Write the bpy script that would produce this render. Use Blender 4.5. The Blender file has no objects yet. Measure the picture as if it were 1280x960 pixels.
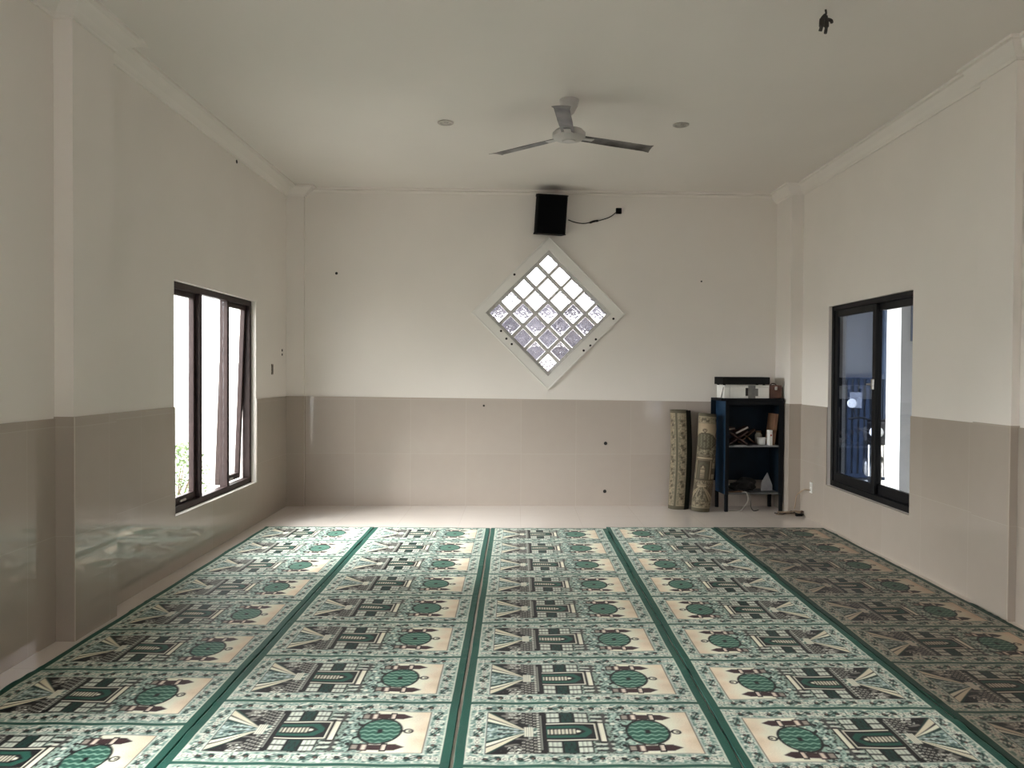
import bpy, bmesh, math, random
import numpy as np
from mathutils import Vector, Matrix, Euler
random.seed(7); rng = np.random.default_rng(7)
S = bpy.context.scene; COL = S.collection
PI = math.pi

# ------------------------------------------------------------------ helpers
def lin(r, g, b):
    f = lambda c: (c/255/12.92) if c/255 <= .04045 else ((c/255+.055)/1.055)**2.4
    return (f(r), f(g), f(b), 1)

def mat(name, col, rough=.6, metal=0., spec=.5, noise=None, bump=None, **kw):
    """procedural material: noise=(scale, amount) mottles the colour, bump=(scale, strength)"""
    m = bpy.data.materials.new(name); m.use_nodes = True
    nt = m.node_tree; b = nt.nodes['Principled BSDF']
    b.inputs['Base Color'].default_value = col
    b.inputs['Roughness'].default_value = rough
    b.inputs['Metallic'].default_value = metal
    b.inputs['Specular IOR Level'].default_value = spec
    for k, v in kw.items(): b.inputs[k].default_value = v
    tc = nt.nodes.new('ShaderNodeTexCoord')
    if noise:
        n = nt.nodes.new('ShaderNodeTexNoise'); n.inputs['Scale'].default_value = noise[0]; n.inputs['Detail'].default_value = 5
        nt.links.new(tc.outputs['Object'], n.inputs['Vector'])
        mx = nt.nodes.new('ShaderNodeMix'); mx.data_type = 'RGBA'
        lo = noise[2] if len(noise) > 2 else tuple(c*(1-noise[1]) for c in col[:3]) + (1,)
        rp = nt.nodes.new('ShaderNodeMapRange'); rp.inputs[1].default_value = .35; rp.inputs[2].default_value = .65
        nt.links.new(n.outputs['Fac'], rp.inputs[0]); nt.links.new(rp.outputs[0], mx.inputs['Factor'])
        mx.inputs[6].default_value = lo; mx.inputs[7].default_value = col
        nt.links.new(mx.outputs[2], b.inputs['Base Color'])
    if bump:
        n = nt.nodes.new('ShaderNodeTexNoise'); n.inputs['Scale'].default_value = bump[0]; n.inputs['Detail'].default_value = 4
        nt.links.new(tc.outputs['Object'], n.inputs['Vector'])
        bp = nt.nodes.new('ShaderNodeBump'); bp.inputs['Strength'].default_value = bump[1]; bp.inputs['Distance'].default_value = .01
        nt.links.new(n.outputs['Fac'], bp.inputs['Height']); nt.links.new(bp.outputs[0], b.inputs['Normal'])
    return m

def glass_mat(name, tint, rough=.0, refl=.08):
    m = bpy.data.materials.new(name); m.use_nodes = True
    nt = m.node_tree; nt.nodes.clear()
    out = nt.nodes.new('ShaderNodeOutputMaterial'); tr = nt.nodes.new('ShaderNodeBsdfTransparent'); gl = nt.nodes.new('ShaderNodeBsdfGlossy')
    tr.inputs[0].default_value = tint; gl.inputs['Roughness'].default_value = rough; gl.inputs[0].default_value = (.9, .93, 1, 1)
    fr = nt.nodes.new('ShaderNodeLayerWeight'); fr.inputs[0].default_value = .5
    pw = nt.nodes.new('ShaderNodeMath'); pw.operation = 'POWER'; pw.inputs[1].default_value = 4.; nt.links.new(fr.outputs['Facing'], pw.inputs[0])
    ma = nt.nodes.new('ShaderNodeMath'); ma.operation = 'MULTIPLY_ADD'; ma.inputs[1].default_value = .55; ma.inputs[2].default_value = refl/2
    nt.links.new(pw.outputs[0], ma.inputs[0])
    mx = nt.nodes.new('ShaderNodeMixShader')
    nt.links.new(ma.outputs[0], mx.inputs[0]); nt.links.new(tr.outputs[0], mx.inputs[1]); nt.links.new(gl.outputs[0], mx.inputs[2])
    nt.links.new(mx.outputs[0], out.inputs[0])
    return m

def tile_mat(name, col, col2, axes, size, off, groove, rough=.045, var=.05):
    """polished tiles: grid in two object axes (sizes, offsets), faint joints, per tile tone"""
    m = bpy.data.materials.new(name); m.use_nodes = True
    nt = m.node_tree; b = nt.nodes['Principled BSDF']; L = nt.links.new
    tc = nt.nodes.new('ShaderNodeTexCoord'); sx = nt.nodes.new('ShaderNodeSeparateXYZ'); L(tc.outputs['Object'], sx.inputs[0])
    def M(op, a, bb=None):
        n = nt.nodes.new('ShaderNodeMath'); n.operation = op
        for i, v in enumerate((a, bb)):
            if v is None: continue
            if isinstance(v, (int, float)): n.inputs[i].default_value = v
            else: L(v, n.inputs[i])
        return n.outputs[0]
    us = [M('DIVIDE', M('SUBTRACT', sx.outputs[ax], o), s) for ax, s, o in zip(axes, size, off)]
    edge = None; cells = []
    for u, s in zip(us, size):
        f = M('FRACT', u); e = M('MINIMUM', f, M('SUBTRACT', 1., f)); e = M('MULTIPLY', e, s)
        edge = e if edge is None else M('MINIMUM', edge, e); cells.append(M('FLOOR', u))
    g = M('LESS_THAN', edge, .0018)
    cv = nt.nodes.new('ShaderNodeCombineXYZ'); L(cells[0], cv.inputs[0]); L(cells[1], cv.inputs[1])
    wn = nt.nodes.new('ShaderNodeTexWhiteNoise'); L(cv.outputs[0], wn.inputs['Vector'])
    nz = nt.nodes.new('ShaderNodeTexNoise'); nz.inputs['Scale'].default_value = 9; nz.inputs['Detail'].default_value = 6; L(tc.outputs['Object'], nz.inputs['Vector'])
    f = M('ADD', M('MULTIPLY', wn.outputs['Value'], .5), M('MULTIPLY', nz.outputs['Fac'], .5))
    mx = nt.nodes.new('ShaderNodeMix'); mx.data_type = 'RGBA'; L(f, mx.inputs['Factor'])
    mx.inputs[6].default_value = col; mx.inputs[7].default_value = col2
    m2 = nt.nodes.new('ShaderNodeMix'); m2.data_type = 'RGBA'; L(M('MULTIPLY', g, .35), m2.inputs['Factor'])
    L(mx.outputs[2], m2.inputs[6]); m2.inputs[7].default_value = groove
    L(m2.outputs[2], b.inputs['Base Color'])
    b.inputs['Roughness'].default_value = rough; b.inputs['Specular IOR Level'].default_value = .5
    return m

class MB:
    def __init__(s): s.bm = bmesh.new()
    def add(s, verts, faces):
        vs = [s.bm.verts.new(v) for v in verts]
        for f in faces:
            try: s.bm.faces.new([vs[i] for i in f])
            except ValueError: pass
        return vs
    def box(s, a, b, M=None, bev=0., seg=2):
        x0, y0, z0 = a; x1, y1, z1 = b
        P = [(x0,y0,z0),(x1,y0,z0),(x1,y1,z0),(x0,y1,z0),(x0,y0,z1),(x1,y0,z1),(x1,y1,z1),(x0,y1,z1)]
        vs = s.add(P, [(0,3,2,1),(4,5,6,7),(0,1,5,4),(1,2,6,5),(2,3,7,6),(3,0,4,7)])
        if bev > 0:
            es = {e for v in vs for e in v.link_edges}
            r = bmesh.ops.bevel(s.bm, geom=list(es), offset=bev, segments=seg, affect='EDGES', profile=.5)
            vs = list({v for f in r['faces'] for v in f.verts} | {v for v in vs if v.is_valid})
        if M is not None: bmesh.ops.transform(s.bm, matrix=M, verts=vs)
        return s
    def prism(s, poly, axis, a, b, M=None):
        """poly in the two other axes (in cyclic order of xyz without axis), extruded a..b"""
        def mk(p, t):
            return {0:(t,p[0],p[1]), 1:(p[0],t,p[1]), 2:(p[0],p[1],t)}[axis]
        n = len(poly); P = [mk(p, a) for p in poly] + [mk(p, b) for p in poly]
        F = [tuple(range(n)), tuple(range(2*n-1, n-1, -1))] + [(i, (i+1)%n, n+(i+1)%n, n+i) for i in range(n)]
        vs = s.add(P, F)
        if M is not None: bmesh.ops.transform(s.bm, matrix=M, verts=vs)
        return s
    def lathe(s, prof, seg=32, M=None, close=True):
        vs = []; rings = []
        for r, z in prof:
            if r < 1e-6: ring = [s.bm.verts.new((0,0,z))]
            else: ring = [s.bm.verts.new((r*math.cos(2*PI*k/seg), r*math.sin(2*PI*k/seg), z)) for k in range(seg)]
            rings.append(ring); vs += ring
        for A, B in zip(rings, rings[1:]):
            for k in range(seg):
                q = [A[k % len(A)], A[(k+1) % len(A)], B[(k+1) % len(B)], B[k % len(B)]]
                u = []
                for v in q:
                    if v not in u: u.append(v)
                if len(u) > 2: s.bm.faces.new(u)
        if close:
            for ring in (rings[0], rings[-1]):
                if len(ring) > 2: s.bm.faces.new(ring)
        if M is not None: bmesh.ops.transform(s.bm, matrix=M, verts=vs)
        return s
    def tube(s, pts, r, seg=8, M=None):
        pts = [Vector(p) for p in pts]; rings = []; vs = []
        up = None
        for i, p in enumerate(pts):
            t = (pts[min(i+1, len(pts)-1)] - pts[max(i-1, 0)]).normalized()
            if up is None:
                up = t.orthogonal().normalized()
            up = (up - t*up.dot(t)); up = up.normalized() if up.length > 1e-6 else t.orthogonal().normalized()
            w = t.cross(up); rr = r[i] if isinstance(r, (list, tuple)) else r
            ring = [s.bm.verts.new(p + up*rr*math.cos(2*PI*k/seg) + w*rr*math.sin(2*PI*k/seg)) for k in range(seg)]
            rings.append(ring); vs += ring
        for A, B in zip(rings, rings[1:]):
            for k in range(seg): s.bm.faces.new([A[k], A[(k+1)%seg], B[(k+1)%seg], B[k]])
        s.bm.faces.new(rings[0]); s.bm.faces.new(rings[-1])
        if M is not None: bmesh.ops.transform(s.bm, matrix=M, verts=vs)
        return s
    def build(s, name, m, parent=None, smooth=False, loc=None, M=None):
        bmesh.ops.recalc_face_normals(s.bm, faces=s.bm.faces[:])
        me = bpy.data.meshes.new(name); s.bm.to_mesh(me); s.bm.free()
        ms = m if isinstance(m, (list, tuple)) else [m]
        for k in ms: me.materials.append(k)
        if smooth:
            me.polygons.foreach_set('use_smooth', [True]*len(me.polygons))
            try: me.set_sharp_from_angle(angle=math.radians(35))
            except Exception: pass
        o = bpy.data.objects.new(name, me); COL.objects.link(o)
        if parent is not None: o.parent = parent
        if loc is not None: o.location = loc
        if M is not None: o.matrix_local = M
        return o

def curve_pts(P, n=8):
    """Catmull-Rom through P"""
    P = [Vector(p) for p in P]; Q = [P[0]*2-P[1]] + P + [P[-1]*2-P[-2]]; out = []
    for i in range(1, len(Q)-2):
        a, b, c, d = Q[i-1:i+3]
        for k in range(n):
            t = k/n
            out.append(.5*((2*b) + (c-a)*t + (2*a-5*b+4*c-d)*t*t + (3*b-a-3*c+d)*t**3))
    out.append(P[-1]); return out

def thing(name, label, cat, loc=(0,0,0), rz=0, group=None):
    o = bpy.data.objects.new(name, None); COL.objects.link(o); o.empty_display_size = .1
    o.location = loc; o.rotation_euler = (0,0,rz); o['label'] = label; o['category'] = cat
    if group: o['group'] = group
    return o
def tag(o, label, cat, group=None, kind=None):
    o['label'] = label; o['category'] = cat
    if group: o['group'] = group
    if kind: o['kind'] = kind
    return o
def struct(o, label=None, cat=None):
    o['kind'] = 'structure'
    if label: o['label'] = label
    if cat: o['category'] = cat
    return o
def sempty(name, label, cat):
    o = bpy.data.objects.new(name, None); COL.objects.link(o); return struct(o, label, cat)
T = Matrix.Translation
def RZ(a): return Matrix.Rotation(a, 4, 'Z')
def RX(a): return Matrix.Rotation(a, 4, 'X')
def RY(a): return Matrix.Rotation(a, 4, 'Y')

# ------------------------------------------------------------------ measures (metres)
XL, XR, YF, H = -2.53, 3.04, -2.6, 3.5
SK = math.atan(.0375)                        # the back wall is not quite square to the side walls
def YB(x): return 8.634 + .0375*x
BW = T((0, 8.634, 0)) @ RZ(SK)               # back wall frame: x along the wall, -y into the room
TL, TR, TBL, TBR = 1.211, 1.187, 1.213, 1.172

# ------------------------------------------------------------------ materials
M_wall = mat('wall_paint', (.775, .735, .69, 1), .75, spec=.25, noise=(1.3, .035), bump=(60, .05))
M_ceil = mat('ceiling_paint', (.775, .735, .695, 1), .8, spec=.2, noise=(.9, .03))
M_white = mat('white_paint', (.80, .785, .75, 1), .6, spec=.3, noise=(3, .03))
M_tile_s = tile_mat('dado_tile_side_shaded', (.375, .325, .28, 1), (.415, .365, .32, 1), (1, 2), (.61, .60), (.32, -.02), (.55, .49, .43, 1))  # same tile as the back wall; weaker side light put into the colour
M_tile_b = tile_mat('dado_tile_back', (.405, .355, .312, 1), (.445, .395, .352, 1), (0, 2), (.613, .60), (.055, -.02), (.58, .53, .48, 1), rough=.07)
M_floor = tile_mat('floor_tile', (.66, .60, .55, 1), (.70, .645, .59, 1), (0, 1), (.60, .60), (.05, .24), (.42, .37, .33, 1), rough=.10)
M_bead = mat('corner_bead', (.50, .44, .38, 1), .35)
M_brown = mat('brown_window_frame', (.034, .020, .019, 1), .5, spec=.22, noise=(14, .3))
M_black = mat('black_aluminium', (.007, .007, .008, 1), .5, spec=.2, noise=(20, .2))
M_glass = glass_mat('clear_window_glass', (.93, .96, .95, 1))
M_tint = glass_mat('blue_tinted_glass', (.55, .61, .69, 1), refl=.16)
M_chrome = mat('worn_chrome', (.55, .53, .50, 1), .3, 1., noise=(40, .3))
M_hole = mat('dark_wall_plug', (.012, .010, .010, 1), .8)
M_blk = mat('matte_black_vinyl', (.0045, .0045, .005, 1), .75, spec=.15, noise=(30, .3))
M_grille = mat('black_speaker_cloth', (.004, .004, .0045, 1), .95, spec=.05, bump=(300, .3))
M_wire_b = mat('black_wire', (.02, .016, .014, 1), .6)
M_wire_t = mat('tan_wire', (.30, .22, .15, 1), .6)
M_wire_g = mat('grey_wire', (.25, .23, .2, 1), .6)

# ------------------------------------------------------------------ room shell
def wall_boxes(mb, u0, u1, z0, z1, holes, put):
    us = sorted({u0, u1} | {h[i] for h in holes for i in (0, 1)}); us = [u for u in us if u0 <= u <= u1]
    zs = sorted({z0, z1} | {h[i] for h in holes for i in (2, 3)}); zs = [z for z in zs if z0 <= z <= z1]
    for a, b in zip(us, us[1:]):
        for c, d in zip(zs, zs[1:]):
            um, zm = (a+b)/2, (c+d)/2
            if any(h[0] < um < h[1] and h[2] < zm < h[3] for h in holes): continue
            put(a, b, c, d)

HL = [(5.72, 7.525, .405, 2.163), (.9, 2.7, .405, 2.163)]
HR = [(5.98, 7.585, .408, 2.147), (1.70, 3.30, .408, 2.147)]
WT = .17
mb = MB(); wall_boxes(mb, YF, 8.9, 0, H, HL, lambda a,b,c,d: mb.box((XL-WT,a,c),(XL,b,d)))
bmesh.ops.remove_doubles(mb.bm, verts=mb.bm.verts[:], dist=1e-5)
struct(mb.build('wall_left', M_wall))
mb = MB(); wall_boxes(mb, YF, 8.9, 0, H, HR, lambda a,b,c,d: mb.box((XR,a,c),(XR+WT,b,d)))
bmesh.ops.remove_doubles(mb.bm, verts=mb.bm.verts[:], dist=1e-5)
struct(mb.build('wall_right', M_wall))
mb = MB(); wall_boxes(mb, XL, XR, 0, H, [(-1.0, 1.5, 2.35, 2.95)], lambda a,b,c,d: mb.box((a,YF-WT,c),(b,YF,d)))  # high opening is added, out of view, to brighten the pillar end faces
struct(mb.build('wall_front', M_wall))
# back wall with the diamond opening (local frame: x along, y depth)
DX, DZ, DO, DI = .352, 2.146, .838, .700     # centre, half diagonals outside and inside of the frame
mb = MB(); u0, u1 = -2.9, 3.3
for pts in ([(u0,DZ),(DX-DI,DZ),(DX,DZ+DI),(DX,H),(u0,H)], [(DX,H),(DX,DZ+DI),(DX+DI,DZ),(u1,DZ),(u1,H)],
            [(u0,0),(DX,0),(DX,DZ-DI),(DX-DI,DZ),(u0,DZ)], [(DX,0),(u1,0),(u1,DZ),(DX+DI,DZ),(DX,DZ-DI)]):
    mb.prism(pts, 1, 0, .18)
struct(mb.build('wall_back', M_wall, M=BW))
mb = MB().box((XL-WT,YF-WT,-.12),(XR+WT,9.0,0)); struct(mb.build('floor', M_floor))
mb = MB().box((XL-WT,YF-WT,H),(XR+WT,9.0,H+.15)); struct(mb.build('ceiling', M_ceil))

# polished tile dado, 9 mm proud of the plaster, top edge a little out of level as laid
TK = .009
def dado_side(x0, x1, y0, y1, holes, zt0, zt1, name, n):
    mb = MB()
    def put(a, b, c, d):
        zt = lambda y: zt0 + (zt1-zt0)*(y-y0)/(y1-y0)
        top = d > 1.1
        za, zb = (zt(a), zt(b)) if top else (d, d)
        mb.add([(x0,a,c),(x1,a,c),(x1,b,c),(x0,b,c),(x0,a,za),(x1,a,za),(x1,b,zb),(x0,b,zb)],
               [(0,3,2,1),(4,5,6,7),(0,1,5,4),(1,2,6,5),(2,3,7,6),(3,0,4,7)])
    hs = [(h[0], h[1], h[2], 5.) for h in holes]
    wall_boxes(mb, y0, y1, 0, 1.2, hs, put)
    return struct(mb.build('trim_%d' % n, M_tile_s))
dado_side(XL-.001, XL+TK, YF, 8.53, HL, 1.25, TL, 'l', 1)
dado_side(XR-TK, XR+.001, YF, 8.27, HR, 1.205, 1.166, 'r', 2)
mb = MB().prism([(-2.6,0),(3.1,0),(3.1,TBR-.008),(-2.6,TBL+.002)], 1, -TK, .001); struct(mb.build('trim_3', M_tile_b, M=BW))
# pilasters: left, right, and the two in the back corners (plaster above, tile below, light corner beads)
def pilaster(name, x0, x1, y0, y1, zt, inner, n):
    p = sempty(name, None, None)
    MB().box((x0,y0,0),(x1,y1,H)).build('shaft', M_wall, p)
    k = TK if inner > 0 else -TK
    xf = x1 if inner > 0 else x0
    mb = MB().box((min(xf,xf+k), y0-TK, 0),(max(xf,xf+k), y1+TK, zt))
    mb.box((x0, y0-TK, 0),(x1, y0, zt)).box((x0, y1, 0),(x1, y1+TK, zt))
    mb.build('tile_facing', M_tile_s, p)
    MB().box((xf+k-.003, y0-TK-.002, 0),(xf+k+.002, y0-TK+.003, zt+.002)).build('corner_bead', M_bead, p)
    return p
pilaster('pillar_left', XL, -2.425, 4.235, 4.665, 1.236, 1, 4)
pilaster('pillar_right', 2.993, XR, 4.705, 5.075, 1.188, -1, 5)
pilaster('pillar_back_left', XL, -2.335, 8.505, 8.7, 1.213, 1, 6)
pilaster('pillar_back_right', 2.912, XR, 8.275, 8.9, 1.17, -1, 7)

# crown moulding: stepped profile run along the ceiling
def crown(path, n, w=.10, h=.115):
    """path: inner wall line in plan, room on its left"""
    prof = [(0,-h),(.012,-h),(.018,-h+.012),(.03,-h+.02),(.05,-h*.62),(w*.7,-h*.33),(w*.78,-.022),(w,-.018),(w,0),(0,0)]
    bm = MB(); pts = [Vector((p[0],p[1])) for p in path]; rings = []
    for i, p in enumerate(pts):
        d0 = (p-pts[i-1]).normalized() if i else (pts[1]-p).normalized()
        d1 = (pts[i+1]-p).normalized() if i < len(pts)-1 else d0
        n0, n1 = Vector((-d0.y,d0.x)), Vector((-d1.y,d1.x))
        b = (n0+n1); b = b/ (1+n0.dot(n1))
        rings.append([bm.bm.verts.new((p.x+b.x*a, p.y+b.y*a, H+z)) for a, z in prof])
    for A, B in zip(rings, rings[1:]):
        for k in range(len(prof)): bm.bm.faces.new([A[k], A[(k+1)%len(prof)], B[(k+1)%len(prof)], B[k]])
    bm.bm.faces.new(rings[0]); bm.bm.faces.new(rings[-1])
    return struct(bm.build('trim_%d' % n, M_wall))
crown([(2.912+.0,YB(2.9)), (2.912,8.275),(XR,8.275),(XR,5.075),(2.993,5.075),(2.993,4.705),(XR,4.705),(XR,YF)][::-1], 8)
crown([(XL,YF),(XL,4.235),(-2.425,4.235),(-2.425,4.665),(XL,4.665),(XL,8.505),(-2.335,8.505),(-2.335,YB(-2.335))][::-1], 9, w=.14, h=.10)
crown([(2.912,YB(2.912)),(-2.335,YB(-2.335))], 10, w=.06, h=.05)

# ------------------------------------------------------------------ windows
def frame_ring(mb, x0, x1, y0, y1, z0, z1, t, tb=None):
    tb = tb or t
    mb.box((x0,y0,z0),(x1,y0+t,z1),bev=.003,seg=1).box((x0,y1-t,z0),(x1,y1,z1),bev=.003,seg=1)
    mb.box((x0,y0+t,z1-t),(x1,y1-t,z1),bev=.003,seg=1).box((x0,y0+t,z0),(x1,y1-t,z0+tb),bev=.003,seg=1)
# left: brown three-light window, outer lights top-hung; the far one stands ajar
def left_window(name, hole, openings):
    y0, y1, z0, z1 = hole
    w = sempty(name, 'brown three-light window in the left wall, far light ajar' if openings[2] else 'brown window in the left wall nearer the entrance', 'window')
    xf = XL-.045; xb = XL-.115
    mb = MB(); frame_ring(mb, xb, xf, y0, y1, z0, z1, .05)
    st = (y1-y0)/3
    for k in (1, 2): mb.box((xb,y0+k*st-.024,z0+.05),(xf,y0+k*st+.024,z1-.05),bev=.003,seg=1)
    mb.build('outer_frame', M_brown, w)
    for k in range(3):
        a, b = y0+k*st+.027, y0+(k+1)*st-.027
        if k == 0: a += .024
        if k == 2: b -= .024
        if k == 1:
            MB().box((XL-.084,a-.002,z0+.051),(XL-.079,b+.002,z1-.051)).build('glass_pane', M_glass, w); continue
        s = MB(); zc0, zc1 = z0+.052, z1-.052
        frame_ring(s, -.022, .022, a, b, zc0-zc1, 0, .042, .055)
        so = s.build('sash', M_brown, w, M=T((XL-.098,0,zc1)) @ RY(openings[k]))
        MB().box((-.003,a+.04,zc0-zc1+.053),(.003,b-.04,-.04)).build('glass_pane', M_glass, so)
        MB().box((.02,(a+b)/2-.05,zc0-zc1+.012),(.034,(a+b)/2+.05,zc0-zc1+.03),bev=.003).build('handle', M_chrome, so)
    return w
left_window('window_1', HL[0], (0, 0, math.radians(2.1)))
left_window('window_2', HL[1], (0, 0, 0))
# right: black aluminium two-light sliding window
def right_window(name, hole):
    y0, y1, z0, z1 = hole
    w = sempty(name, 'black aluminium sliding window in the right wall', 'window')
    xf = XR+.03; xb = XR+.12
    mb = MB(); frame_ring(mb, xf, xb, y0, y1, z0, z1, .045, .05); mb.build('outer_frame', M_black, w)
    ym = y0 + .46*(y1-y0)
    for (a, b, xa, xc) in ((ym-.035, y1-.046, xf+.012, xf+.042), (y0+.046, ym+.045, xf+.048, xf+.078)):
        s = MB(); frame_ring(s, xa, xc, a, b, z0+.051, z1-.046, .062, .085)
        so = s.build('sash', M_black, w)
        MB().box(((xa+xc)/2-.003,a+.06,z0+.134),((xa+xc)/2+.003,b-.06,z1-.106)).build('glass_pane', M_tint if b > ym+.2 else M_glass, so)
    l = MB().box((xf-.006,ym-.02,1.36),(xf+.013,ym+.012,1.45),bev=.004).box((xf-.03,ym-.012,1.395),(xf-.004,ym+.004,1.415),bev=.003)
    l.box((xf-.034,ym-.05,1.398),(xf-.024,ym+.04,1.412),bev=.003)
    l.build('latch', M_chrome, w)
    return w
right_window('window_3', HR[0]); right_window('window_4', HR[1])

# diamond window of 25 glass blocks
M_block = bpy.data.materials.new('rippled_glass_block'); M_block.use_nodes = True
def _blk():
    nt = M_block.node_tree; nt.nodes.clear(); L = nt.links.new
    out = nt.nodes.new('ShaderNodeOutputMaterial'); g = nt.nodes.new('ShaderNodeBsdfRefraction'); g.inputs['IOR'].default_value = 1.18
    g.inputs['Roughness'].default_value = .06; g.inputs[0].default_value = (.93, .94, .96, 1)
    tr = nt.nodes.new('ShaderNodeBsdfTransparent'); tr.inputs[0].default_value = (.93, .94, .96, 1)
    gl = nt.nodes.new('ShaderNodeBsdfGlossy'); gl.inputs['Roughness'].default_value = .08
    tc = nt.nodes.new('ShaderNodeTexCoord'); n = nt.nodes.new('ShaderNodeTexNoise'); n.inputs['Scale'].default_value = 26; n.inputs['Detail'].default_value = 1.
    L(tc.outputs['Object'], n.inputs['Vector'])
    bp = nt.nodes.new('ShaderNodeBump'); bp.inputs['Strength'].default_value = .75; bp.inputs['Distance'].default_value = .02
    L(n.outputs['Fac'], bp.inputs['Height']); L(bp.outputs[0], g.inputs['Normal'])
    m1 = nt.nodes.new('ShaderNodeMixShader'); m1.inputs[0].default_value = .25; L(g.outputs[0], m1.inputs[1]); L(tr.outputs[0], m1.inputs[2])
    fr = nt.nodes.new('ShaderNodeFresnel'); m2 = nt.nodes.new('ShaderNodeMixShader')
    L(fr.outputs[0], m2.inputs[0]); L(m1.outputs[0], m2.inputs[1]); L(gl.outputs[0], m2.inputs[2]); L(m2.outputs[0], out.inputs[0])
_blk()
M_mortar = mat('grey_white_mortar', (.62, .61, .60, 1), .8, noise=(30, .15))
win = sempty('window_5', 'diamond window of twenty-five glass blocks in the back wall', 'window'); win.matrix_world = BW
D45 = T((DX,0,DZ)) @ RY(-PI/4)
so, si = DO/math.sqrt(2)*1.0, DI/math.sqrt(2)
mb = MB()
for rect in (((-so,si),(so,so)), ((-so,-so),(so,-si)), ((-so,-si),(-si,si)), ((si,-si),(so,si))):
    mb.box((rect[0][0],-.024,rect[0][1]),(rect[1][0],0,rect[1][1]), M=D45)
mb.build('frame', M_white, win)
mb = MB()
for rect in (((-so-.012,so-.004),(so+.012,so+.012)), ((-so-.012,-so-.012),(so+.012,-so+.004)), ((-so-.012,-so),(-so+.004,so)), ((so-.004,-so),(so+.012,so))):
    mb.box((rect[0][0],-.03,rect[0][1]),(rect[1][0],.0,rect[1][1]), M=D45, bev=.003, seg=1)
mb.build('frame_bead', M_white, win)
pit = 2*si/5; jt = .034
mb = MB()
for k in range(6):
    c = -si + k*pit
    a0, a1 = (c-jt if k == 5 else c-jt/2 if k else c), (c+jt if k == 0 else c+jt/2 if k < 5 else c)
    mb.box((a0,.012,-si),(a1,.095,si), M=D45)
for i in range(5):
    for k in range(6):
        c = -si + k*pit
        a0, a1 = (c-jt if k == 5 else c-jt/2 if k else c), (c+jt if k == 0 else c+jt/2 if k < 5 else c)
        mb.box((-si+i*pit+(jt if i==0 else jt/2),.012,a0),(-si+(i+1)*pit-(jt if i==4 else jt/2),.095,a1), M=D45)
mb.build('mortar_joints', M_mortar, win)
blk = None
for i in range(5):
    for j in range(5):
        Mx = D45 @ T((-si+(i+.5)*pit, .055, -si+(j+.5)*pit))
        if blk is None:
            h = pit/2-jt/2-.0005
            b = MB(); b.box((-h+.004,-.038,-h+.004),(h-.004,.038,h-.004), bev=.006, seg=2)
            blk = b.build('glass_block', M_block, win, smooth=True, M=Mx)
        else:
            c = blk.copy(); COL.objects.link(c); c.parent = win; c.matrix_local = Mx

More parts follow.
